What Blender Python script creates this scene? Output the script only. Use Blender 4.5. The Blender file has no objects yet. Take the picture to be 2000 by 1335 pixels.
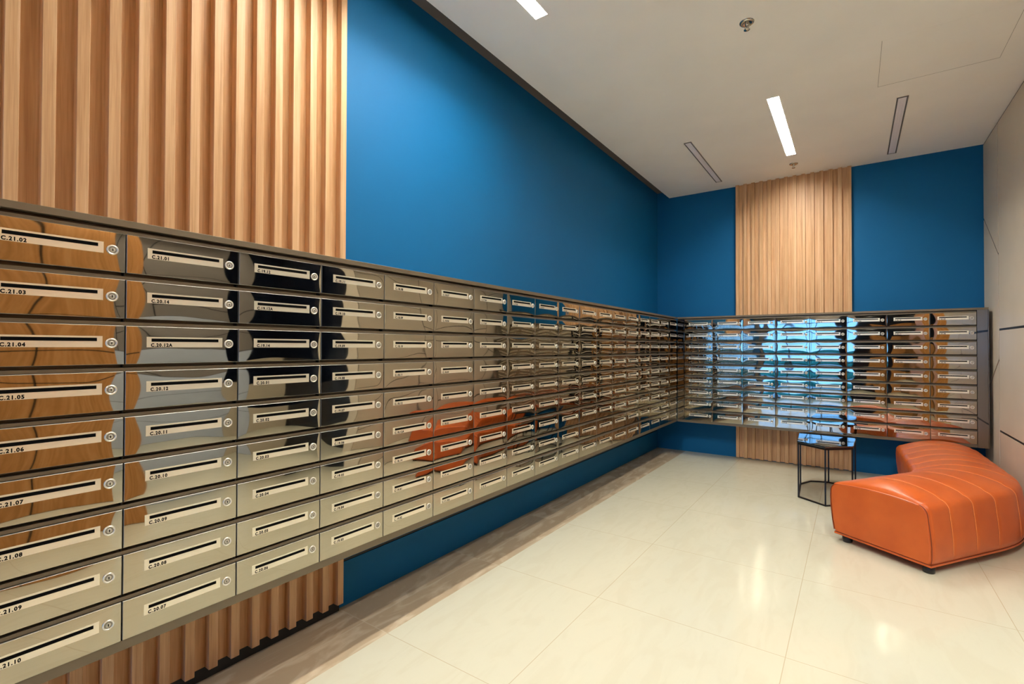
import bpy, bmesh, math, random
from mathutils import Vector, Matrix, noise

random.seed(7)
S = bpy.context.scene
COL = S.collection

# ------------------------------------------------------------------ camera
CAM = Vector((2.0243, -6.9269, 1.5092))
YAW, PITCH, ROLL, FPX = 0.61025, 0.01088, 0.00292, 953.52
fw = Vector((-math.sin(YAW) * math.cos(PITCH), math.cos(YAW) * math.cos(PITCH), math.sin(PITCH)))
rt = Vector((math.cos(YAW), math.sin(YAW), 0))
up = rt.cross(fw)
r2 = math.cos(ROLL) * rt + math.sin(ROLL) * up
u2 = -math.sin(ROLL) * rt + math.cos(ROLL) * up
cam = bpy.data.cameras.new('camera')
cam.sensor_width = 36.0
cam.lens = 36.0 * FPX / 2000.0
cam.clip_start = 0.05
cam_ob = bpy.data.objects.new('camera', cam)
COL.objects.link(cam_ob)
M = Matrix((r2, u2, -fw)).transposed().to_4x4()
M.translation = CAM
cam_ob.matrix_world = M
S.camera = cam_ob

# ------------------------------------------------------------------ world (daylight outside the rear glazing)
W = bpy.data.worlds.new('daylight')
S.world = W
W.use_nodes = True
bg = W.node_tree.nodes['Background']
bg.inputs['Color'].default_value = (0.34, 0.60, 1.0, 1)
bg.inputs['Strength'].default_value = 5.2

# ------------------------------------------------------------------ exposure and light levels
S.view_settings.view_transform = 'Standard'
S.view_settings.look = 'None'
S.view_settings.exposure = 0.13
S.view_settings.gamma = 1.0
S.view_settings.use_curve_mapping = False
S.cycles.use_denoising = True
S.cycles.max_bounces = 14
S.cycles.diffuse_bounces = 6
S.cycles.glossy_bounces = 8
S.cycles.caustics_reflective = True
LAMP_STRENGTH = 146.0
LAMP_COLOR = (1.0, 0.965, 0.87)

# ------------------------------------------------------------------ dimensions (metres)
WALL = 0.4147            # wall plane behind the mailbox doors
PITCH_ROW = 0.15533
DOOR_H = 0.1305
TOP = 1.8891             # top edge of the topmost row of doors
COLW = 0.37187
DOOR_W = 0.368
LIP_TOP = 1.9358
BOT = 0.4815
CEIL = 3.7536
NL, NB = 18, 8
FILL = 0.1014
RIGHT = 3.2
P_END = -5.187           # where the large slat panel stops
REAR = -10.0

# ------------------------------------------------------------------ node helpers
def new_mat(name):
    m = bpy.data.materials.new(name)
    m.use_nodes = True
    nt = m.node_tree
    return m, nt, nt.nodes['Principled BSDF']

def node(nt, t, **kw):
    n = nt.nodes.new(t)
    for k, v in kw.items():
        setattr(n, k, v)
    return n

def plain(name, rgb, rough=0.5, metal=0.0, spec=0.5, coat=0.0):
    m, nt, b = new_mat(name)
    b.inputs['Base Color'].default_value = (*rgb, 1)
    b.inputs['Roughness'].default_value = rough
    b.inputs['Metallic'].default_value = metal
    b.inputs['Specular IOR Level'].default_value = spec
    b.inputs['Coat Weight'].default_value = coat
    return m

def emit(name, rgb, strength):
    m, nt, b = new_mat(name)
    b.inputs['Base Color'].default_value = (0.8, 0.8, 0.8, 1)
    b.inputs['Emission Color'].default_value = (*rgb, 1)
    b.inputs['Emission Strength'].default_value = strength
    return m

def ramp(nt, stops):
    r = node(nt, 'ShaderNodeValToRGB')
    el = r.color_ramp.elements
    el[0].position, el[0].color = stops[0][0], (*stops[0][1], 1)
    el[1].position, el[1].color = stops[-1][0], (*stops[-1][1], 1)
    for p, c in stops[1:-1]:
        e = el.new(p)
        e.color = (*c, 1)
    return r

def wood_mat(name, dark, mid, light, rough=0.45):
    m, nt, b = new_mat(name)
    geo = node(nt, 'ShaderNodeNewGeometry')
    mp = node(nt, 'ShaderNodeMapping')
    mp.inputs['Scale'].default_value = (38, 38, 0.9)
    nt.links.new(geo.outputs['Position'], mp.inputs['Vector'])
    n1 = node(nt, 'ShaderNodeTexNoise')
    n1.inputs['Scale'].default_value = 1.0
    n1.inputs['Detail'].default_value = 4
    n1.inputs['Distortion'].default_value = 0.6
    nt.links.new(mp.outputs[0], n1.inputs['Vector'])
    mp2 = node(nt, 'ShaderNodeMapping')
    mp2.inputs['Scale'].default_value = (260, 260, 7)
    nt.links.new(geo.outputs['Position'], mp2.inputs['Vector'])
    n2 = node(nt, 'ShaderNodeTexNoise')
    n2.inputs['Scale'].default_value = 1.0
    n2.inputs['Detail'].default_value = 2
    nt.links.new(mp2.outputs[0], n2.inputs['Vector'])
    mx = node(nt, 'ShaderNodeMath', operation='MULTIPLY_ADD')
    nt.links.new(n2.outputs['Fac'], mx.inputs[0])
    mx.inputs[1].default_value = 0.4
    nt.links.new(n1.outputs['Fac'], mx.inputs[2])
    r = ramp(nt, [(0.5, dark), (0.7, mid), (0.92, light)])
    nt.links.new(mx.outputs[0], r.inputs[0])
    nt.links.new(r.outputs[0], b.inputs['Base Color'])
    b.inputs['Roughness'].default_value = rough
    b.inputs['Specular IOR Level'].default_value = 0.35
    bp = node(nt, 'ShaderNodeBump')
    bp.inputs['Strength'].default_value = 0.12
    bp.inputs['Distance'].default_value = 0.002
    nt.links.new(mx.outputs[0], bp.inputs['Height'])
    nt.links.new(bp.outputs[0], b.inputs['Normal'])
    return m

def mirror_mat(name, rgb, rough, wob, scale=5.0):
    """polished sheet steel: a mirror whose thin sheet is gently buckled"""
    m, nt, b = new_mat(name)
    b.inputs['Base Color'].default_value = (*rgb, 1)
    b.inputs['Metallic'].default_value = 1.0
    b.inputs['Roughness'].default_value = rough
    geo = node(nt, 'ShaderNodeNewGeometry')
    n1 = node(nt, 'ShaderNodeTexNoise')
    n1.inputs['Scale'].default_value = scale
    n1.inputs['Detail'].default_value = 1.2
    nt.links.new(geo.outputs['Position'], n1.inputs['Vector'])
    bp = node(nt, 'ShaderNodeBump')
    bp.inputs['Strength'].default_value = 1.0
    bp.inputs['Distance'].default_value = wob
    nt.links.new(n1.outputs['Fac'], bp.inputs['Height'])
    nt.links.new(bp.outputs[0], b.inputs['Normal'])
    return m

def paint_mat(name, rgb, rough, grain=0.02):
    m, nt, b = new_mat(name)
    geo = node(nt, 'ShaderNodeNewGeometry')
    n1 = node(nt, 'ShaderNodeTexNoise')
    n1.inputs['Scale'].default_value = 2.2
    n1.inputs['Detail'].default_value = 3
    nt.links.new(geo.outputs['Position'], n1.inputs['Vector'])
    lo = tuple(c * (1 - grain) for c in rgb)
    hi = tuple(min(1, c * (1 + grain)) for c in rgb)
    r = ramp(nt, [(0.3, lo), (0.7, hi)])
    nt.links.new(n1.outputs['Fac'], r.inputs[0])
    nt.links.new(r.outputs[0], b.inputs['Base Color'])
    b.inputs['Roughness'].default_value = rough
    b.inputs['Specular IOR Level'].default_value = 0.2
    return m

def floor_mat(name, base, vein, grout, x0, y0, size_x, size_y, rough, vein_amt, gw=0.0022):
    m, nt, b = new_mat(name)
    geo = node(nt, 'ShaderNodeNewGeometry')
    sep = node(nt, 'ShaderNodeSeparateXYZ')
    nt.links.new(geo.outputs['Position'], sep.inputs[0])
    def line(axis, off, size):
        a = node(nt, 'ShaderNodeMath', operation='SUBTRACT')
        nt.links.new(sep.outputs[axis], a.inputs[0]); a.inputs[1].default_value = off
        d = node(nt, 'ShaderNodeMath', operation='DIVIDE')
        nt.links.new(a.outputs[0], d.inputs[0]); d.inputs[1].default_value = size
        f = node(nt, 'ShaderNodeMath', operation='ROUND')
        nt.links.new(d.outputs[0], f.inputs[0])
        s = node(nt, 'ShaderNodeMath', operation='SUBTRACT')
        nt.links.new(d.outputs[0], s.inputs[0]); nt.links.new(f.outputs[0], s.inputs[1])
        ab = node(nt, 'ShaderNodeMath', operation='ABSOLUTE')
        nt.links.new(s.outputs[0], ab.inputs[0])
        lt = node(nt, 'ShaderNodeMath', operation='LESS_THAN')
        nt.links.new(ab.outputs[0], lt.inputs[0]); lt.inputs[1].default_value = gw / size
        fl = node(nt, 'ShaderNodeMath', operation='FLOOR')
        nt.links.new(d.outputs[0], fl.inputs[0])
        return lt, fl
    lx, cx = line(0, x0, size_x)
    ly, cy = line(1, y0, size_y)
    mxn = node(nt, 'ShaderNodeMath', operation='MAXIMUM')
    nt.links.new(lx.outputs[0], mxn.inputs[0]); nt.links.new(ly.outputs[0], mxn.inputs[1])
    # veins drift along a diagonal, offset tile by tile
    cmb = node(nt, 'ShaderNodeCombineXYZ')
    nt.links.new(cx.outputs[0], cmb.inputs[0]); nt.links.new(cy.outputs[0], cmb.inputs[1])
    sc = node(nt, 'ShaderNodeVectorMath', operation='SCALE')
    nt.links.new(cmb.outputs[0], sc.inputs[0]); sc.inputs['Scale'].default_value = 3.7
    ad = node(nt, 'ShaderNodeVectorMath', operation='ADD')
    nt.links.new(geo.outputs['Position'], ad.inputs[0]); nt.links.new(sc.outputs[0], ad.inputs[1])
    mp = node(nt, 'ShaderNodeMapping')
    mp.inputs['Rotation'].default_value = (0, 0, 0.6)
    mp.inputs['Scale'].default_value = (6, 1.6, 1)
    nt.links.new(ad.outputs[0], mp.inputs['Vector'])
    n1 = node(nt, 'ShaderNodeTexNoise')
    n1.inputs['Scale'].default_value = 1.4
    n1.inputs['Detail'].default_value = 7
    n1.inputs['Distortion'].default_value = 1.1
    nt.links.new(mp.outputs[0], n1.inputs['Vector'])
    mid = tuple(b_ + (v - b_) * vein_amt for b_, v in zip(base, vein))
    r = ramp(nt, [(0.38, mid), (0.5, base), (0.6, base), (0.72, mid)])
    nt.links.new(n1.outputs['Fac'], r.inputs[0])
    mix = node(nt, 'ShaderNodeMix', data_type='RGBA')
    nt.links.new(mxn.outputs[0], mix.inputs['Factor'])
    nt.links.new(r.outputs[0], mix.inputs['A'])
    mix.inputs['B'].default_value = (*grout, 1)
    nt.links.new(mix.outputs['Result'], b.inputs['Base Color'])
    b.inputs['Roughness'].default_value = rough
    b.inputs['Specular IOR Level'].default_value = 0.5
    # polished stone is never dead flat
    n3 = node(nt, 'ShaderNodeTexNoise')
    n3.inputs['Scale'].default_value = 9
    n3.inputs['Detail'].default_value = 2
    nt.links.new(geo.outputs['Position'], n3.inputs['Vector'])
    bp = node(nt, 'ShaderNodeBump')
    bp.inputs['Strength'].default_value = 0.25
    bp.inputs['Distance'].default_value = 0.004
    nt.links.new(n3.outputs['Fac'], bp.inputs['Height'])
    nt.links.new(bp.outputs[0], b.inputs['Normal'])
    return m

# ------------------------------------------------------------------ materials
BLUE = paint_mat('blue_paint', (0.003, 0.114, 0.290), 0.6)
CEILP = paint_mat('ceiling_paint', (0.93, 0.915, 0.885), 0.8)
SLOTSHADE = plain('slot_shade', (0.13, 0.11, 0.10), 0.8)  # dark tone stands for the shade up inside the ceiling slot
BLACK = plain('black', (0.004, 0.004, 0.004), 0.5)
OAK = wood_mat('oak_veneer', (0.50, 0.275, 0.125), (0.62, 0.37, 0.185), (0.72, 0.46, 0.26))
BROWNWOOD = wood_mat('brown_veneer', (0.42, 0.18, 0.045), (0.53, 0.24, 0.07), (0.62, 0.31, 0.11))
BRONZE = plain('bronze_frame', (0.165, 0.13, 0.085), 0.42, 0.35)
STEEL = mirror_mat('mirror_steel', (0.475, 0.43, 0.345), 0.03, 0.0042, 3.4)
STEELEDGE = plain('satin_steel_edge', (0.34, 0.32, 0.28), 0.5, 1.0)
STEELDARK = mirror_mat('mirror_filler', (0.27, 0.255, 0.23), 0.04, 0.004, 3.0)
PLATE = plain('satin_plate', (0.90, 0.83, 0.67), 0.34, 0.62)
INK = plain('black_ink', (0.004, 0.004, 0.004), 0.9, 0.0, 0.05)
CHROME = plain('lock_chrome', (0.88, 0.85, 0.77), 0.30, 0.8)
LOCKCORE = plain('lock_core', (0.62, 0.60, 0.53), 0.35, 0.8)
LOCKFACE = plain('lock_face', (0.30, 0.28, 0.24), 0.45, 0.7)
CREAM = floor_mat('cream_marble', (0.615, 0.592, 0.462), (0.54, 0.495, 0.36), (0.50, 0.43, 0.30), 0.7523, -5.1768, 0.9939, 0.9841, 0.11, 0.24)
BORDER = floor_mat('brown_marble', (0.46, 0.355, 0.235), (0.64, 0.53, 0.38), (0.55, 0.46, 0.33), -0.185, -5.1768, 9.0, 0.9841, 0.16, 0.7)
STONE = paint_mat('beige_cladding', (0.72, 0.63, 0.50), 0.4, 0.04)
GREYSTONE = paint_mat('grey_cladding', (0.30, 0.27, 0.25), 0.3, 0.05)
DAYLITSTONE = paint_mat('daylight_tinted_cladding', (0.68, 0.76, 0.92), 0.25, 0.04)  # bluish tone paints daylight onto the lower lobby wall
LEATHER, _nt, _b = new_mat('orange_leather')
_g = node(_nt, 'ShaderNodeTexCoord')
_n = node(_nt, 'ShaderNodeTexNoise'); _n.inputs['Scale'].default_value = 5; _n.inputs['Detail'].default_value = 3
_nt.links.new(_g.outputs['Object'], _n.inputs['Vector'])
_r = ramp(_nt, [(0.3, (0.54, 0.094, 0.012)), (0.7, (0.63, 0.122, 0.017))])
_nt.links.new(_n.outputs['Fac'], _r.inputs[0]); _nt.links.new(_r.outputs[0], _b.inputs['Base Color'])
_n2 = node(_nt, 'ShaderNodeTexVoronoi'); _n2.inputs['Scale'].default_value = 260
_nt.links.new(_g.outputs['Object'], _n2.inputs['Vector'])
_bp = node(_nt, 'ShaderNodeBump'); _bp.inputs['Strength'].default_value = 0.06; _bp.inputs['Distance'].default_value = 0.001
_nt.links.new(_n2.outputs['Distance'], _bp.inputs['Height']); _nt.links.new(_bp.outputs[0], _b.inputs['Normal'])
_b.inputs['Roughness'].default_value = 0.36
_b.inputs['Specular IOR Level'].default_value = 0.5
PIPING = plain('orange_piping_highlight', (0.78, 0.24, 0.06), 0.4)  # lighter orange paints the edge highlight along the raised seams
SEAMDARK = plain('dark_seam', (0.20, 0.03, 0.008), 0.6)
FOOT = plain('black_plastic', (0.012, 0.013, 0.015), 0.4)
TABLEMETAL = plain('black_metal', (0.012, 0.012, 0.014), 0.35, 0.5)
TABLEGLASS = plain('black_glass', (0.16, 0.18, 0.22), 0.015, 1.0)
LAMP = emit('lamp_diffuser', LAMP_COLOR, LAMP_STRENGTH)
LAMPSTRONG = emit('lamp_diffuser_boosted', LAMP_COLOR, LAMP_STRENGTH * 1.3)  # emission raised to brighten the walls beside these lamps
WHITEMETAL = plain('white_metal', (0.72, 0.70, 0.66), 0.4)
GRILLE = plain('grey_grille', (0.86, 0.83, 0.90), 0.5)
GRILLEFRAME = plain('grille_frame', (0.20, 0.19, 0.19), 0.5)
GRILLEDARK = plain('grille_shadow_gap', (0.10, 0.095, 0.09), 0.6)
SPRINK = plain('sprinkler_chrome', (0.55, 0.52, 0.46), 0.2, 1.0)
NAVYDARK = plain('dark_lift_front', (0.006, 0.009, 0.018), 0.15)
MULLION = plain('window_frame_metal', (0.02, 0.022, 0.026), 0.4, 0.4)
PAVING = paint_mat('outside_paving', (0.45, 0.45, 0.46), 0.8, 0.08)
HEDGE = paint_mat('hedge_green', (0.05, 0.25, 0.20), 0.8, 0.4)
GLASS, _nt, _b = new_mat('tinted_glass')
_nt.nodes.remove(_b)
_t = node(_nt, 'ShaderNodeBsdfTransparent'); _t.inputs[0].default_value = (0.62, 0.80, 0.95, 1)
_gl = node(_nt, 'ShaderNodeBsdfGlossy'); _gl.inputs['Roughness'].default_value = 0.02
_fr = node(_nt, 'ShaderNodeFresnel'); _fr.inputs[0].default_value = 1.45
_mx = node(_nt, 'ShaderNodeMixShader')
_nt.links.new(_fr.outputs[0], _mx.inputs[0]); _nt.links.new(_t.outputs[0], _mx.inputs[1]); _nt.links.new(_gl.outputs[0], _mx.inputs[2])
_nt.links.new(_mx.outputs[0], _nt.nodes['Material Output'].inputs[0])

# ------------------------------------------------------------------ mesh helpers
class MB:
    """collects faces and links them as one mesh object"""
    def __init__(self):
        self.v, self.f, self.m, self.sm = [], [], [], []
    def add(self, verts, faces, mi=0, smooth=False):
        o = len(self.v)
        self.v += [tuple(p) for p in verts]
        self.f += [tuple(i + o for i in f) for f in faces]
        self.m += [mi] * len(faces)
        self.sm += [smooth] * len(faces)
    def box(self, a, b, mi=0):
        x0, y0, z0 = a; x1, y1, z1 = b
        self.add([(x0, y0, z0), (x1, y0, z0), (x1, y1, z0), (x0, y1, z0), (x0, y0, z1), (x1, y0, z1), (x1, y1, z1), (x0, y1, z1)],
                 [(0, 3, 2, 1), (4, 5, 6, 7), (0, 1, 5, 4), (1, 2, 6, 5), (2, 3, 7, 6), (3, 0, 4, 7)], mi)
    def prism(self, pts, z0, z1, mi=0):
        n = len(pts)
        self.add([(x, y, z0) for x, y in pts] + [(x, y, z1) for x, y in pts],
                 [tuple(range(n))[::-1], tuple(range(n, 2 * n))] + [(i, (i + 1) % n, n + (i + 1) % n, n + i) for i in range(n)], mi)
    def cyl(self, c, r, axis, l, n=24, mi=0, r2=None, smooth=True):
        """cylinder from c along axis vector, length l"""
        a = Vector(axis).normalized()
        t = a.orthogonal().normalized(); b = a.cross(t)
        c = Vector(c); r2 = r if r2 is None else r2
        ring0 = [c + r * (math.cos(k * 2 * math.pi / n) * t + math.sin(k * 2 * math.pi / n) * b) for k in range(n)]
        ring1 = [c + a * l + r2 * (math.cos(k * 2 * math.pi / n) * t + math.sin(k * 2 * math.pi / n) * b) for k in range(n)]
        self.add(ring0 + ring1, [(i, (i + 1) % n, n + (i + 1) % n, n + i) for i in range(n)], mi, smooth)
        self.add(ring0, [tuple(range(n))[::-1]], mi); self.add(ring1, [tuple(range(n))], mi)
    def lathe(self, c, axis, prof, n=28, mi=0):
        """prof = (distance along axis, radius)"""
        a = Vector(axis).normalized()
        t = a.orthogonal().normalized(); b = a.cross(t); c = Vector(c)
        vs, fs = [], []
        for d, r in prof:
            vs += [c + a * d + r * (math.cos(k * 2 * math.pi / n) * t + math.sin(k * 2 * math.pi / n) * b) for k in range(n)]
        for j in range(len(prof) - 1):
            fs += [(j * n + i, j * n + (i + 1) % n, (j + 1) * n + (i + 1) % n, (j + 1) * n + i) for i in range(n)]
        self.add(vs, fs, mi, True)
    def tube(self, pts, r, n=10, closed=False, mi=0):
        pts = [Vector(p) for p in pts]; N = len(pts); vs, fs = [], []
        ref = None
        for i, p in enumerate(pts):
            if closed: d = (pts[(i + 1) % N] - pts[i - 1]).normalized()
            else: d = (pts[min(i + 1, N - 1)] - pts[max(i - 1, 0)]).normalized()
            t = d.orthogonal() if ref is None else (ref - d * ref.dot(d))
            t.normalize(); ref = t; b = d.cross(t)
            vs += [p + r * (math.cos(k * 2 * math.pi / n) * t + math.sin(k * 2 * math.pi / n) * b) for k in range(n)]
        for i in range(N if closed else N - 1):
            j = (i + 1) % N
            fs += [(i * n + k, i * n + (k + 1) % n, j * n + (k + 1) % n, j * n + k) for k in range(n)]
        self.add(vs, fs, mi, True)
        if not closed:
            self.add(vs[:n], [tuple(range(n))[::-1]], mi); self.add(vs[-n:], [tuple(range(n))], mi)
    def mesh(self, name, mats):
        me = bpy.data.meshes.new(name)
        me.from_pydata(self.v, [], self.f)
        for m in mats: me.materials.append(m)
        me.polygons.foreach_set('material_index', self.m)
        me.polygons.foreach_set('use_smooth', self.sm)
        me.update()
        return me
    def build(self, name, mats, parent=None, recalc=False, bevel=0.0, seg=2):
        mats = mats if isinstance(mats, (list, tuple)) else [mats]
        me = self.mesh(name, mats)
        if recalc:
            bm = bmesh.new(); bm.from_mesh(me); bmesh.ops.recalc_face_normals(bm, faces=bm.faces); bm.to_mesh(me); bm.free()
        o = bpy.data.objects.new(name, me)
        COL.objects.link(o)
        if parent is not None: o.parent = parent
        if bevel:
            md = o.modifiers.new('soft_edge', 'BEVEL'); md.width = bevel; md.segments = seg; md.limit_method = 'ANGLE'
        return o

def tag(o, label, cat, group=None):
    o['label'] = label; o['category'] = cat
    if group: o['group'] = group
    return o
def structure(o):
    o['kind'] = 'structure'
    return o
def empty(name, loc, rz=0.0):
    o = bpy.data.objects.new(name, None)
    o.empty_display_size = 0.05
    o.location = loc; o.rotation_euler = (0, 0, rz)
    COL.objects.link(o)
    return o
def local(o):
    """children are modelled in world space; shift them into the parent's frame"""
    return o.matrix_basis.inverted()

# ------------------------------------------------------------------ the room
m = MB(); m.box((0.005, REAR - 0.2, -0.1), (6.2, WALL + 0.2, 0.0)); structure(m.build('floor', CREAM))
m = MB(); m.box((-WALL - 0.2, REAR - 0.2, -0.1), (0.005, WALL + 0.2, 0.0)); structure(m.build('trim_1', BORDER))
# suspended ceiling slab with an open slot along the mailbox wall
LAMPS = [(0.297, -5.72, -4.115), (1.440, -2.020, -0.440), (2.583, -5.72, -4.115), (1.440, -9.40, -7.80), (4.5, -5.0, -3.4)]  # last lamp is added out of view to light the lobby
LW, RECESS = 0.05, 0.05
m = MB()
xs = sorted({-0.2335, 6.2} | {v for x, a, b in LAMPS for v in (x - LW, x + LW)})
ys = sorted({REAR - 0.2, WALL} | {v for x, a, b in LAMPS for v in (a, b)})
for xa, xb in zip(xs, xs[1:]):
    for ya, yb in zip(ys, ys[1:]):
        cx_, cy_ = (xa + xb) / 2, (ya + yb) / 2
        if not any(abs(cx_ - x) < LW and a < cy_ < b for x, a, b in LAMPS):
            m.box((xa, ya, CEIL), (xb, yb, CEIL + 0.12))
structure(m.build('ceiling', CEILP))
m = MB(); m.box((-WALL - 0.2, REAR - 0.2, CEIL + 0.098), (-0.2335, WALL + 0.2, CEIL + 0.2)); structure(m.build('trim_2', SLOTSHADE))
# blue walls: flush skirting below a shadow groove
m = MB()
m.box((-WALL - 0.2, REAR - 0.2, 0), (-WALL - 0.012, WALL, CEIL + 0.2))
m.box((-WALL - 0.012, REAR, 0.272), (-WALL, WALL, CEIL + 0.1))
structure(m.build('wall_left', BLUE))
m = MB(); m.box((-WALL - 0.012, REAR, 0.0), (-WALL, WALL, 0.256)); structure(m.build('baseboard_left', BLUE, bevel=0.001))
m = MB(); m.box((-WALL - 0.0118, P_END, 0.2562), (-WALL - 0.006, WALL, 0.2718)); structure(m.build('groove_shade', BLACK))  # black strip laid in the groove as its shade
m = MB(); m.box((-WALL - 0.2, WALL, 0), (6.2, WALL + 0.2, CEIL + 0.2)); structure(m.build('wall_back', BLUE))

# right wall: beige cladding sheets with open dark joints
def cladding(m, polys, x, t, gap, mi):
    for poly in polys:
        n = len(poly)
        area = sum(poly[i][0] * poly[(i + 1) % n][1] - poly[(i + 1) % n][0] * poly[i][1] for i in range(n))
        P = poly if area > 0 else poly[::-1]
        ins = []
        for i in range(n):
            a, b, c = Vector(P[i - 1]), Vector(P[i]), Vector(P[(i + 1) % n])
            d1, d2 = (b - a).normalized(), (c - b).normalized()
            n1, n2 = Vector((-d1.y, d1.x)), Vector((-d2.y, d2.x))
            k = n1 + n2
            ins.append(b + k * (gap / (1 + n1.dot(n2))))
        vs = [(x, p.x, p.y) for p in ins] + [(x + t, p.x, p.y) for p in ins]
        m.add(vs, [tuple(range(n)), tuple(range(n, 2 * n))[::-1]] + [(i, n + i, n + (i + 1) % n, (i + 1) % n) for i in range(n)], mi)
m = MB()
END = -2.9
m.box((RIGHT + 0.004, END, 0), (RIGHT + 0.3, WALL, CEIL), 1)
T = CEIL - 0.004
polys = [
    [(-0.24, 2.435), (WALL, 2.935), (WALL, T), (-0.24, T)],
    [(-0.24, 1.405), (WALL, 0.96), (WALL, 2.935), (-0.24, 2.435)],
    [(-0.24, 0), (WALL, 0), (WALL, 0.96), (-0.24, 1.405)],
    [(-1.75, 0), (-0.24, 0), (-0.24, 0.703), (-1.75, 0.703)],
    [(-1.75, 0.703), (-0.24, 0.703), (-0.24, 1.697), (-1.75, 1.697)],
    [(-1.75, 1.697), (-0.24, 1.697), (-0.24, T), (-1.75, T)],
    [(END, 0), (-1.75, 0), (-1.75, 1.25), (END, 0.62)],
    [(END, 0.62), (-1.75, 1.25), (-1.75, 2.3), (END, 2.9)],
    [(END, 2.9), (-1.75, 2.3), (-1.75, T), (END, T)],
]
cladding(m, polys, RIGHT, 0.004, 0.0105, 0)
m.box((RIGHT, END - 0.012, 0), (RIGHT + 0.3, END, T), 0)
structure(m.build('wall_right', [STONE, BLACK]))
# lift lobby opening out beyond the cladding
m = MB()
m.box((5.612, -5.3, 0), (5.8, -3.25, CEIL), 3)
cladding(m, [[(-5.3, 1.45), (-4.35, 1.45), (-4.6, 2.5), (-5.3, 2.15)], [(-4.35, 1.45), (-3.25, 1.45), (-3.25, 2.0), (-4.45, 1.87)],
             [(-4.45, 1.87), (-3.25, 2.0), (-3.25, CEIL), (-4.1, CEIL), (-4.6, 2.5)], [(-5.3, 2.15), (-4.6, 2.5), (-4.1, CEIL), (-5.3, CEIL)]], 5.6, 0.012, 0.012, 0)
cladding(m, [[(-5.3, 0.0), (-3.25, 0.0), (-3.25, 0.7), (-5.3, 0.7)], [(-5.3, 0.7), (-3.25, 0.7), (-3.25, 1.45), (-5.3, 1.45)]], 5.6, 0.012, 0.006, 2)
m.box((5.6, -3.25, 0), (5.8, WALL, 0.95), 4)
m.box((5.6, -3.25, 0.95), (5.8, WALL, CEIL), 1)
m.box((RIGHT + 0.3, END + 0.4, 0), (5.6, END + 0.6, CEIL), 1)
structure(m.build('wall_lobby', [GREYSTONE, NAVYDARK, DAYLITSTONE, BLACK, STONE]))
# brown veneer wall beside the lobby
m = MB()
m.box((RIGHT + 0.012, REAR, 0), (5.8, -5.312, CEIL), 1)
polys = [[(a, z0), (b, z0), (b, z1), (a, z1)] for a, b in ((-7.2, -5.95), (-5.95, -5.3)) for z0, z1 in ((0, 1.42), (1.42, T))]
cladding(m, polys, RIGHT, 0.012, 0.010, 0)
m.box((RIGHT, REAR, 0), (RIGHT + 0.012, -7.2, T), 2)
m.box((RIGHT, -5.312, 0), (3.7, -5.3, T), 0)
m.box((3.7, -5.312, 0), (5.6, -5.3, T), 2)
structure(m.build('wall_right_2', [BROWNWOOD, BLACK, NAVYDARK]))
# rear wall with tall glazing
m = MB()
WX0, WX1, WZ = -0.30, 1.86, 2.75
m.box((-WALL - 0.2, REAR - 0.2, 0), (WX0, REAR, CEIL), 0)
m.box((WX0, REAR - 0.2, WZ), (WX1, REAR, CEIL), 0)
m.box((WX1, REAR - 0.2, 1.75), (6.2, REAR, CEIL), 1)
m.box((WX1, REAR - 0.2, 0), (2.5, REAR, 1.75), 1)
m.box((2.5, REAR - 0.2, 0), (6.2, REAR, 1.75), 2)
structure(m.build('wall_rear', [GREYSTONE, NAVYDARK, BROWNWOOD]))
m = MB()
xs = [WX0, 0.42, 1.14, WX1]
for x in xs: m.box((x - 0.03, REAR - 0.13, 0), (x + 0.03, REAR - 0.05, WZ))
for z in (0.03, 1.0, 2.2, WZ - 0.03): m.box((WX0, REAR - 0.125, z - 0.03), (WX1, REAR - 0.055, z + 0.03))
structure(m.build('window_1', MULLION))
m = MB(); m.box((WX0, REAR - 0.096, 0), (WX1, REAR - 0.088, WZ)); structure(m.build('window_2', GLASS))
m = MB(); m.box((-9, -24, -0.3), (12, REAR - 0.2, -0.02)); structure(m.build('pavement', PAVING))

m = MB()
nx_, nz_ = 60, 12
vs = []
for j in range(nz_ + 1):
    for i in range(nx_ + 1):
        x, z = -4 + 9 * i / nx_, -0.02 + 1.0 * j / nz_
        n_ = noise.noise((x * 2.3, z * 2.3, 0.4)) * 0.25 + noise.noise((x * 7, z * 7, 3.1)) * 0.09
        vs.append((x, -14 + n_ - 0.4 * (j / nz_) ** 3, z + 0.15 * n_))
m.add(vs, [(j * (nx_ + 1) + i + 1, j * (nx_ + 1) + i, (j + 1) * (nx_ + 1) + i, (j + 1) * (nx_ + 1) + i + 1) for j in range(nz_) for i in range(nx_)], 0, True)
m.box((-4, -15.2, -0.02), (5, -14.5, 0.85), 0)
o = m.build('hedge', HEDGE); tag(o, 'low green hedge outside beyond the tall rear glazing', 'hedge'); o['kind'] = 'stuff'

# ------------------------------------------------------------------ oak slat panels
def slat_panel(name, y0, y1, z0, z1, period, fin, depth, back, first, label):
    """modelled along +x facing -y, origin at its lower left; returns the empty"""
    root = empty(name, (0, 0, 0))
    m = MB(); m.box((y0, -back, z0), (y1, 0, z1)); m.build('backing_board', OAK, root)
    m = MB()
    k = first
    while k < y1 - 1e-4:
        a, b = max(k, y0), min(k + fin, y1)
        if b > a + 0.003: m.box((a, -back - depth, z0), (b, -back, z1))
        k += period
    m.build('slats', OAK, root, bevel=0.0012, seg=1)
    tag(root, label, 'wall panel')
    return root
p = slat_panel('wood_slat_panel', -8.2, P_END, 0.056, CEIL + 0.098, 0.0955, 0.038, 0.042, 0.020, P_END - 0.040 - 32 * 0.0955,
               'large oak slat panel running up the long blue wall behind the mailboxes')
p.rotation_euler = (0, 0, math.pi / 2); p.location = (-WALL, 0, 0)
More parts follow.
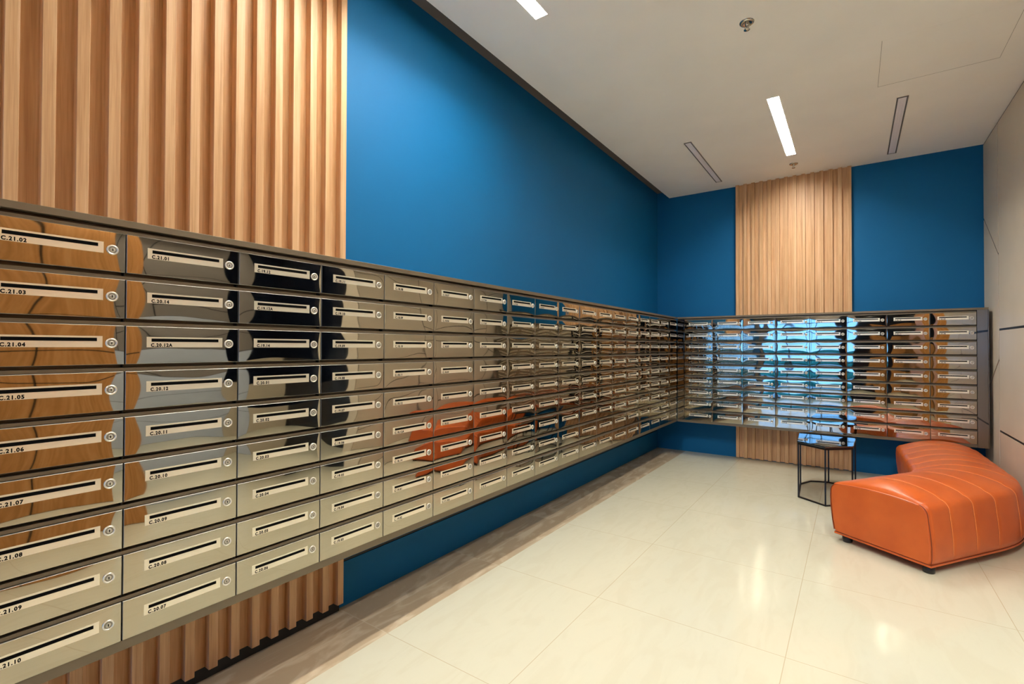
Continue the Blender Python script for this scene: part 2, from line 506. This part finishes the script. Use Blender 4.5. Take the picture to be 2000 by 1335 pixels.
m = MB(); m.box((-WALL, -8.2, 0), (-WALL + 0.02, P_END, 0.056)); structure(m.build('baseboard_left_2', BLACK))  # recessed plinth, black to carry the shadow beneath the fins
p = slat_panel('wood_slat_panel', 0.697, 2.012, 0.012, CEIL, 0.0981, 0.042, 0.036, 0.024, 0.697,
               'narrow oak slat panel on the end wall between two blue strips')
p.location = (0, WALL - 0.001, 0)

# ------------------------------------------------------------------ mailbox frames
def door_mesh():
    """one mirror door, origin at its lower middle, facing -y, slightly pillowed"""
    m = MB()
    w, h, t, r = DOOR_W, DOOR_H, 0.0135, 0.0011
    nx, nz = 26, 12
    def sp(k, n):  # cluster the rows towards the edges
        s = k / n
        return 0.5 - 0.5 * math.cos(math.pi * s)
    vs = []
    for j in range(nz + 1):
        for i in range(nx + 1):
            u, v = sp(i, nx), sp(j, nz)
            x, z = -w / 2 + r + (w - 2 * r) * u, r + (h - 2 * r) * v
            dx = min(u, 1 - u) * w; dz = min(v, 1 - v) * h
            e = 0.00075 * math.exp(-(dx / 0.020)) + 0.00042 * math.exp(-(dz / 0.014))
            belly = 0.0012 * (1 - (2 * u - 1) ** 2) * (1 - (2 * v - 1) ** 2)
            vs.append((x, -t + e - belly, z))
    q = nx + 1
    m.add(vs, [(j * q + i, j * q + i + 1, (j + 1) * q + i + 1, (j + 1) * q + i) for j in range(nz) for i in range(nx)], 0, True)
    # folded edge
    edge = [j * 0 + i for i in range(nx + 1)] + [j * q + nx for j in range(1, nz + 1)] + [nz * q + i for i in range(nx - 1, -1, -1)] + [j * q for j in range(nz - 1, 0, -1)]
    ring = [vs[i] for i in edge]; n = len(ring)
    cz = h / 2
    out = [(x + (r if x > w / 2 - r - 1e-6 else -r if x < -w / 2 + r + 1e-6 else 0), y + r, z + (r if z > h - r - 1e-6 else -r if z < r + 1e-6 else 0)) for x, y, z in ring]
    bk = [(x, 0.0, z) for x, y, z in out]
    m.add(ring + out, [(i, n + i, n + (i + 1) % n, (i + 1) % n) for i in range(n)], 1)
    m.add(out + bk, [(i, n + i, n + (i + 1) % n, (i + 1) % n) for i in range(n)], 1)
    return m.mesh('door', [STEEL, STEELEDGE])

def lock_mesh():
    m = MB()
    c = (-DOOR_W / 2 + 0.3325, -0.0135, DOOR_H - 0.0592)
    a = (0, -1, 0)
    m.lathe(c, a, [(0, 0.0165), (0.003, 0.0165), (0.0045, 0.0150), (0.0045, 0.0128), (0.002, 0.0112)], 28, 0)
    m.cyl(c, 0.0112, a, 0.0026, 24, 1)
    m.lathe(c, a, [(0.0026, 0.0074), (0.0034, 0.0066), (0.0034, 0.0)], 20, 3)
    x, y, z = c
    m.box((x - 0.0012, y - 0.0042, z - 0.0042), (x + 0.0012, y - 0.0030, z + 0.0042), 2)
    return m.mesh('lock', [CHROME, LOCKFACE, INK, LOCKCORE])

_font = bpy.data.curves.new('lettering', 'FONT')
_font.size = 1.0; _font.resolution_u = 3; _font.space_character = 1.22; _font.offset = 0.05
_tob = bpy.data.objects.new('lettering', _font); COL.objects.link(_tob)
def glyphs(text):
    _font.body = text
    dg = bpy.context.evaluated_depsgraph_get(); dg.update()
    me = _tob.evaluated_get(dg).to_mesh()
    vs = [(v.co.x, v.co.y) for v in me.vertices]
    fs = [tuple(p.vertices) for p in me.polygons]
    _tob.evaluated_get(dg).to_mesh_clear()
    return vs, fs
_v, _f = glyphs('C.21.01')
_w = max(v[0] for v in _v) - min(v[0] for v in _v); _h = max(v[1] for v in _v)
GX, GY = 0.0520 / _w, 0.0118 / _h
def plate_mesh(text):
    m = MB()
    x0, z1 = -DOOR_W / 2 + 0.0594, DOOR_H - 0.0363
    y = -0.0140
    m.box((x0, y - 0.0012, z1 - 0.0366), (x0 + 0.2492, y + 0.002, z1), 0)
    m.box((x0 + 0.0139, y - 0.0015, z1 - 0.0168), (x0 + 0.2347, y, z1 - 0.0057), 1)
    vs, fs = glyphs(text)
    mx = min(v[0] for v in vs)
    m.add([(x0 + 0.0122 + (a - mx) * GX, y - 0.0014, z1 - 0.0342 + b * GY) for a, b in vs], fs, 1)
    return m.mesh('slot_plate', [PLATE, INK])

m = MB(); m.box((-DOOR_W / 2 + 0.003, 0.0002, 0.003), (DOOR_W / 2 - 0.003, 0.0255, DOOR_H - 0.003))
BODY = m.mesh('body', [BRONZE])
DOOR, LOCK = door_mesh(), lock_mesh()
UNITS = ['%02d' % i for i in range(1, 13)] + ['12A', '14']
def number(k, r):
    idx = 295 - 9 * k + (r if k % 2 == 0 else 8 - r)
    return 'C.%02d.%s' % (idx // 14, UNITS[idx % 14])
ORD = ['top', 'second', 'third', 'fourth', 'fifth', 'sixth', 'seventh', 'eighth', 'bottom']
NTH = ['first', 'second', 'third', 'fourth', 'fifth', 'sixth', 'seventh', 'eighth', 'ninth', 'tenth', 'eleventh', 'twelfth', 'thirteenth', 'fourteenth', 'fifteenth', 'sixteenth', 'seventeenth', 'eighteenth']
def mailbox(k, r, x, y, rz, label, group):
    root = empty('mailbox', (x, y, TOP - r * PITCH_ROW - DOOR_H), rz)
    for nm, me in (('body', BODY), ('door', DOOR), ('slot_plate', plate_mesh(number(k, r))), ('lock', LOCK)):
        o = bpy.data.objects.new(nm, me); COL.objects.link(o); o.parent = root
    tag(root, label, 'mailbox', group)
Y0 = -NL * COLW
for k in range(NL):
    for r in range(9):
        num = number(k, r)
        if k < 8:
            lab = 'mirror steel mailbox numbered %s, %s row, %s column from the oak slat end' % (num, ORD[r], NTH[k])
        else:
            lab = 'mirror steel mailbox in the %s row, %s column before the corner on the long wall' % (ORD[r], NTH[NL - 1 - k])
        mailbox(k, r, -0.0135, Y0 + (k + 0.5) * COLW, math.pi / 2, lab, 'mirror mailboxes along the long wall')
for j in range(NB):
    for r in range(9):
        lab = 'mirror steel mailbox in the %s row, %s column after the corner on the short wall' % (ORD[r], NTH[j])
        mailbox(NL + j, r, FILL + (j + 0.5) * COLW, 0.0135, 0.0, lab, 'mirror mailboxes on the short end wall')
COL.objects.unlink(_tob); bpy.data.objects.remove(_tob)

# frame carcass along the long wall
root = empty('mailbox_rack', (-WALL / 2, -3.3, BOT))
Mi = Matrix.Translation((WALL / 2, 3.3, -BOT))
def child(m, name, mats, root, **kw):
    o = m.build(name, mats, root, **kw)
    o.data.transform(root.matrix_basis.inverted() if root.matrix_basis else Matrix())
    return o
def sink(root):
    root.matrix_basis = Matrix.LocRotScale(root.location, root.rotation_euler, None)
BACKIN = -WALL + 0.062
m = MB(); m.box((BACKIN, Y0, BOT + 0.003), (-0.0393, 0.0, LIP_TOP - 0.003)); child(m, 'carcass', BRONZE, root)
m = MB(); m.box((BACKIN, Y0 - 0.02, LIP_TOP - 0.0225), (0.003, 0.0, LIP_TOP)); child(m, 'top_board', BRONZE, root, bevel=0.001, seg=1)
m = MB(); m.box((BACKIN, Y0 - 0.02, BOT), (-0.004, 0.0, BOT + 0.034)); child(m, 'bottom_rail', BRONZE, root, bevel=0.001, seg=1)
m = MB(); m.box((BACKIN, Y0 - 0.02, BOT + 0.036), (-0.002, Y0 - 0.001, LIP_TOP - 0.024)); child(m, 'end_panel', BRONZE, root)
m = MB()
for k in range(1, NL): m.box((-0.0390, Y0 + k * COLW - 0.0018, BOT + 0.036), (-0.0145, Y0 + k * COLW + 0.0018, TOP))
child(m, 'column_joints', BLACK, root)
for r in range(9):
    zt = TOP - r * PITCH_ROW
    m = MB(); m.box((-0.0390, Y0, zt + 0.0006), (-0.0085, 0.0, zt + 0.0130)); child(m, 'row_rail', BRONZE, root, bevel=0.0008, seg=1)
tag(root, 'long bronze metal frame holding the mailboxes along the slatted blue wall', 'mailbox rack')
# frame carcass on the end wall
root = empty('mailbox_rack', (1.6, WALL / 2, BOT))
XE = FILL + NB * COLW
m = MB(); m.box((0.0, 0.0393, BOT + 0.003), (XE + 0.088, WALL - 0.061, LIP_TOP - 0.003)); child(m, 'carcass', BRONZE, root)
m = MB(); m.box((0.0035, -0.003, LIP_TOP - 0.0225), (XE + 0.090, WALL - 0.061, LIP_TOP)); child(m, 'top_board', BRONZE, root, bevel=0.001, seg=1)
m = MB(); m.box((0.0, 0.004, BOT), (XE + 0.002, WALL - 0.061, BOT + 0.034)); child(m, 'bottom_rail', BRONZE, root, bevel=0.001, seg=1)
m = MB(); m.box((0.004, 0.001, BOT + 0.036), (FILL - 0.003, 0.0390, TOP + 0.013)); child(m, 'corner_filler', STEELDARK, root)
m = MB(); m.box((XE + 0.002, -0.001, BOT + 0.001), (XE + 0.092, 0.0390, LIP_TOP - 0.024)); child(m, 'end_filler', STEELDARK, root)
m = MB()
for k in range(1, NB): m.box((FILL + k * COLW - 0.0018, 0.0145, BOT + 0.036), (FILL + k * COLW + 0.0018, 0.0390, TOP))
child(m, 'column_joints', BLACK, root)
for r in range(9):
    zt = TOP - r * PITCH_ROW
    m = MB(); m.box((FILL, 0.0085, zt + 0.0006), (XE, 0.0390, zt + 0.0130)); child(m, 'row_rail', BRONZE, root, bevel=0.0008, seg=1)
tag(root, 'short bronze metal frame holding the mailboxes on the end wall', 'mailbox rack')

# ------------------------------------------------------------------ orange ottoman
def sweep_path():
    P = [Vector((2.1705, -2.4698))]
    d0 = math.atan2(0.822, 0.570)
    d1 = math.pi / 2 + 0.03
    pts = []; s = 0; p = P[0].copy(); ds = 0.005
    L1, ARC = 0.72, 0.80
    total = 2.62
    while s < total:
        if s < L1: a = d0
        elif s < L1 + ARC:
            q = (s - L1) / ARC; q = q * q * (3 - 2 * q); a = d0 + (d1 - d0) * q
        else: a = d1
        pts.append((p.copy(), a)); p = p + ds * Vector((math.cos(a), math.sin(a))); s += ds
    return pts, ds
PATH, DS = sweep_path()
CROWN = 0.078
def profile():
    """(lateral, height) from the inner foot over the top to the outer foot; lateral > 0 is the outer (right) side"""
    pr = [(-0.325, 0.066), (-0.336, 0.085), (-0.350, 0.16), (-0.362, 0.26), (-0.366, 0.35)]
    cx, cz, r = -0.306, 0.392, 0.058
    for k in range(1, 8):
        a = math.pi - k * (math.pi / 2) / 7.5
        pr.append((cx + r * math.cos(a), cz + r * math.sin(a)))
    for k in range(1, 14):
        x = -0.29 + k * 0.52 / 13
        pr.append((x, 0.450 + CROWN * (1 - (x / 0.31) ** 2)))
    cx, cz, r = 0.246, 0.395, 0.072
    for k in range(1, 9):
        a = math.pi / 2 - k * (math.pi / 2 - 0.12) / 8
        pr.append((cx + r * math.cos(a), cz + r * math.sin(a)))
    pr += [(0.332, 0.28), (0.340, 0.19), (0.340, 0.11), (0.336, 0.085), (0.328, 0.066)]
    return pr
PROF = profile()
def at_path(i, lat, z):
    p, a = PATH[i]
    return Vector((p.x + lat * math.sin(a), p.y - lat * math.cos(a), z))
root = empty('ottoman', (2.6, -1.5, 0)); sink(root)
NP = len(PATH)
seams = [int((0.235 + 0.262 * k) / DS) for k in range(10) if (0.235 + 0.262 * k) / DS < NP - 20]
m = MB(); vs = []; st = list(range(0, NP, 2))
nn = len(PROF)
for i in st:
    g = min(abs(i - s) * DS for s in seams)
    groove = 0.0055 * math.exp(-(g / 0.010) ** 2)
    belly = 0.004 * math.sin(min(1, g / 0.131) * math.pi / 2)
    e = min(i, NP - 1 - i) * DS
    rnd = 0.018 * max(0, 1 - e / 0.03) ** 2
    flat = 1 - min(1, e / (0.16 if i < NP / 2 else 0.05)); flat = (0.72 if i < NP / 2 else 0.45) * flat * flat
    for j, (la, z) in enumerate(PROF):
        if 0.450 < z and abs(la) < 0.26: z = 0.450 + (z - 0.450) * (1 - flat)
        a, b = PROF[max(j - 1, 0)], PROF[min(j + 1, nn - 1)]
        t = Vector((b[0] - a[0], b[1] - a[1])).normalized(); nrm = Vector((-t.y, t.x))
        o = (belly - groove) * min(1.0, max(0.0, (z - 0.08) / 0.06)) - rnd * (1 if z > 0.3 else 0.3)
        vs.append(at_path(i, la + nrm.x * o, z + nrm.y * o))
m.add(vs, [(a * nn + j, (a + 1) * nn + j, (a + 1) * nn + j + 1, a * nn + j + 1) for a in range(len(st) - 1) for j in range(nn - 1)], 0, True)
m.add([at_path(0, *PROF[0]), at_path(0, *PROF[-1])], [], 0)
m.add([at_path(i, la, 0.066) for i in st for la in (-0.325, 0.328)], [(2 * a, 2 * a + 1, 2 * a + 3, 2 * a + 2) for a in range(len(st) - 1)], 0)
child(m, 'leather_cover', LEATHER, root, recalc=True)
for end, sgn, nm in ((0, -1, 'end_panel'), (st[-1], 1, 'end_panel')):
    m = MB()
    d = Vector((math.cos(PATH[end][1]), math.sin(PATH[end][1]), 0)) * sgn
    cen = Vector((0.0, 0.25))
    ENDP = [(la, 0.450 + (z - 0.450) * 0.28 if z > 0.450 and abs(la) < 0.26 else z) for la, z in PROF]
    rings = []
    for sc, off in ((0.992, -0.012), (0.988, 0.003), (0.955, 0.008)):
        rings.append([at_path(end, cen.x + (la - cen.x) * sc, cen.y + (z - cen.y) * sc - (0.004 if z > 0.3 else 0)) + d * off for la, z in ENDP])
    fl = [p for r_ in rings for p in r_]
    fs = []
    for k in range(len(rings) - 1):
        fs += [(k * nn + j, k * nn + (j + 1) % nn, (k + 1) * nn + (j + 1) % nn, (k + 1) * nn + j) for j in range(nn)]
    m.add(fl, fs, 0, True)
    m.add(rings[-1], [tuple(range(nn))], 0)
    o = child(m, nm, LEATHER, root, recalc=True)
    if end == 0: o['label'] = 'flat leather end panel'
    m = MB(); m.tube([at_path(end, la * 0.993, z - (0.012 if z > 0.3 else 0.004)) + d * 0.004 for la, z in ENDP[1:-1]], 0.0028, 8); child(m, 'edge_seam', SEAMDARK, root)
for s in seams:
    m = MB()
    m.tube([at_path(s, la * (1 - 0.004 / 0.33), z - (0.0035 if z > 0.30 else 0)) for la, z in PROF[1:-1]], 0.0030, 6)
    child(m, 'seam_piping', PIPING, root)
# leather band under the cover
m = MB()
loop = [at_path(i, 0.334, 0) for i in range(0, NP, 4)] + [at_path(i, -0.331, 0) for i in range(NP - 1, -1, -4)]
d0 = Vector((math.cos(PATH[0][1]), math.sin(PATH[0][1]), 0)) * 0.006
loop[0] = loop[0] - d0; loop[-1] = loop[-1] - d0
for za, zb, mi, sc in ((0.052, 0.064, 0, 0.0), (0.064, 0.068, 1, 0.0)):
    m.prism([(p.x, p.y) for p in loop], za, zb, mi)
child(m, 'base_band', [LEATHER, SEAMDARK], root, recalc=True)
for i, la in ((9, -0.262), (9, 0.292), (int(1.25 / DS), -0.25), (int(1.25 / DS), 0.27), (NP - 15, -0.25), (NP - 15, 0.26)):
    m = MB(); p = at_path(i, la, 0)
    m.lathe(p, (0, 0, 1), [(0, 0.0), (0, 0.029), (0.004, 0.033), (0.0519, 0.035), (0.0519, 0.0)], 24); child(m, 'foot', FOOT, root)
m = MB()
for i0, i1 in ((30, NP - 31),):
    m.prism([(q.x, q.y) for q in [at_path(i, 0.20, 0) for i in range(i0, i1, 8)] + [at_path(i, -0.20, 0) for i in range(i1, i0, -8)]], 0.030, 0.0518, 0)
child(m, 'underframe', FOOT, root, recalc=True)
tag(root, 'boomerang-shaped orange leather ottoman with stitched channels by the beige wall', 'ottoman')

# ------------------------------------------------------------------ side table
TP = [(1.560, -1.195), (1.800, -1.378), (2.015, -1.195), (2.040, -0.640), (1.950, -0.440), (1.790, -0.372), (1.620, -0.440), (1.535, -0.640)]
root = empty('side_table', (1.79, -0.88, 0)); sink(root)
def grow(pts, g):
    c = Vector((1.79, -0.88))
    return [tuple(Vector(p) + (Vector(p) - c).normalized() * g) for p in pts]
m = MB(); m.prism(grow(TP, 0.012), 0.556, 0.570); child(m, 'glass_top', TABLEGLASS, root, bevel=0.004, seg=2)
m = MB(); n = len(TP)
o_, i_ = grow(TP, 0.006), grow(TP, -0.016)
for z0, z1, nm in ((0.536, 0.5555, 'top_ring'), (0.0, 0.012, 'base_ring')):
    m = MB()
    vs = [(x, y, z) for z in (z0, z1) for x, y in o_] + [(x, y, z) for z in (z0, z1) for x, y in i_]
    fs = []
    for k in range(n):
        q = (k + 1) % n
        fs += [(k, q, n + q, n + k), (2 * n + q, 2 * n + k, 3 * n + k, 3 * n + q), (n + k, n + q, 3 * n + q, 3 * n + k), (q, k, 2 * n + k, 2 * n + q)]
    m.add(vs, fs); child(m, nm, TABLEMETAL, root, recalc=True)
for k in (0, 1, 2, 3, 5, 7):
    x, y = grow(TP, -0.005)[k]
    m = MB(); m.box((x - 0.007, y - 0.007, 0.0121), (x + 0.007, y + 0.007, 0.5358)); child(m, 'leg', TABLEMETAL, root)
tag(root, 'low side table with black reflective glass top and thin black metal legs', 'side table')

# ------------------------------------------------------------------ ceiling fittings
def lamp(x, y0, y1, label, group='recessed linear ceiling lamps'):
    root = empty('linear_light', (x, (y0 + y1) / 2, CEIL)); sink(root)
    w = LW
    m = MB()
    t = 0.003
    m.box((x - w, y0, CEIL - 0.001), (x - w + t, y1, CEIL + RECESS)); m.box((x + w - t, y0, CEIL - 0.001), (x + w, y1, CEIL + RECESS))
    m.box((x - w + t, y0, CEIL - 0.001), (x + w - t, y0 + t, CEIL + RECESS)); m.box((x - w + t, y1 - t, CEIL - 0.001), (x + w - t, y1, CEIL + RECESS))
    child(m, 'housing', WHITEMETAL, root)
    m = MB(); m.box((x - w + t, y0 + t, CEIL + RECESS - 0.006), (x + w - t, y1 - t, CEIL + RECESS)); child(m, 'diffuser', LAMPSTRONG if y0 == -5.72 else LAMP, root)
    tag(root, label, 'ceiling light', group)
for (x, a, b), lab in zip(LAMPS, ('glowing linear ceiling light nearest the large oak slat panel',
                                  'glowing linear ceiling light in front of the narrow oak panel',
                                  'glowing linear ceiling light beside the brown veneer wall',
                                  'glowing linear ceiling light nearest the rear glazing',
                                  'added unseen linear ceiling light that brightens the lift lobby')):
    lamp(x, a, b, lab)

def grille(x, y0, y1, w, label):
    root = empty('linear_air_grille', (x, (y0 + y1) / 2, CEIL)); sink(root)
    m = MB(); h = w / 2
    for a, b in (((x - h, y0), (x - h + 0.006, y1)), ((x + h - 0.006, y0), (x + h, y1)), ((x - h + 0.006, y0), (x + h - 0.006, y0 + 0.006)), ((x - h + 0.006, y1 - 0.006), (x + h - 0.006, y1))):
        m.box((*a, CEIL - 0.008), (*b, CEIL))
    child(m, 'frame', GRILLEFRAME, root)
    m = MB(); m.box((x - h + 0.006, y0 + 0.006, CEIL - 0.002), (x + h - 0.006, y1 - 0.006, CEIL - 0.0002)); child(m, 'shadow_gap', GRILLEDARK, root)
    m = MB()
    for k in range(3):
        a = x - h + 0.011 + k * (w - 0.022) / 3
        m.box((a, y0 + 0.010, CEIL - 0.006), (a + (w - 0.022) / 3 - 0.0006, y1 - 0.010, CEIL - 0.002))
    child(m, 'blades', GRILLE, root)
    tag(root, label, 'air grille', 'linear air grilles in the ceiling')
grille(0.545, -1.475, 0.055, 0.078, 'narrow grey linear air grille in the ceiling nearer the long blue wall')
grille(2.394, -1.385, 0.155, 0.084, 'narrow grey linear air grille in the ceiling nearer the beige wall')

def sprinkler(x, y, label):
    root = empty('sprinkler', (x, y, CEIL)); sink(root)
    c = (x, y, CEIL); d = (0, 0, -1)
    m = MB(); m.lathe(c, d, [(0, 0.048), (0.004, 0.047), (0.010, 0.040), (0.010, 0.030), (0.003, 0.024), (0.001, 0.012)], 28); child(m, 'escutcheon', SPRINK, root)
    m = MB(); m.lathe(c, d, [(0.001, 0.012), (0.022, 0.011), (0.022, 0.006), (0.034, 0.005)], 16)
    for s in (-1, 1): m.tube([(x + s * 0.010, y, CEIL - 0.022), (x + s * 0.013, y, CEIL - 0.036), (x + s * 0.004, y, CEIL - 0.052)], 0.0022, 8)
    child(m, 'nozzle', SPRINK, root)
    m = MB(); m.lathe(c, d, [(0.050, 0.0), (0.050, 0.019), (0.0525, 0.020), (0.0525, 0.0)], 20); child(m, 'deflector', SPRINK, root)
    tag(root, label, 'sprinkler', 'ceiling sprinklers')
sprinkler(1.4302, -3.262, 'chrome fire sprinkler head on the open ceiling ahead of the linear light')
sprinkler(1.4353, -0.108, 'small chrome fire sprinkler between the linear light and narrow oak panel')

root = empty('ceiling_hatch', (2.58, -2.09, CEIL)); sink(root)
m = MB(); m.box((2.2040, -2.477, CEIL - 0.0004), (2.9595, -1.7080, CEIL - 0.0001)); child(m, 'joint', GRILLEDARK, root)
m = MB(); m.box((2.2060, -2.4790, CEIL - 0.0008), (2.9575, -1.7125, CEIL - 0.0004)); child(m, 'panel', CEILP, root)
tag(root, 'flush square access hatch outlined by a thin joint in the ceiling', 'ceiling hatch')
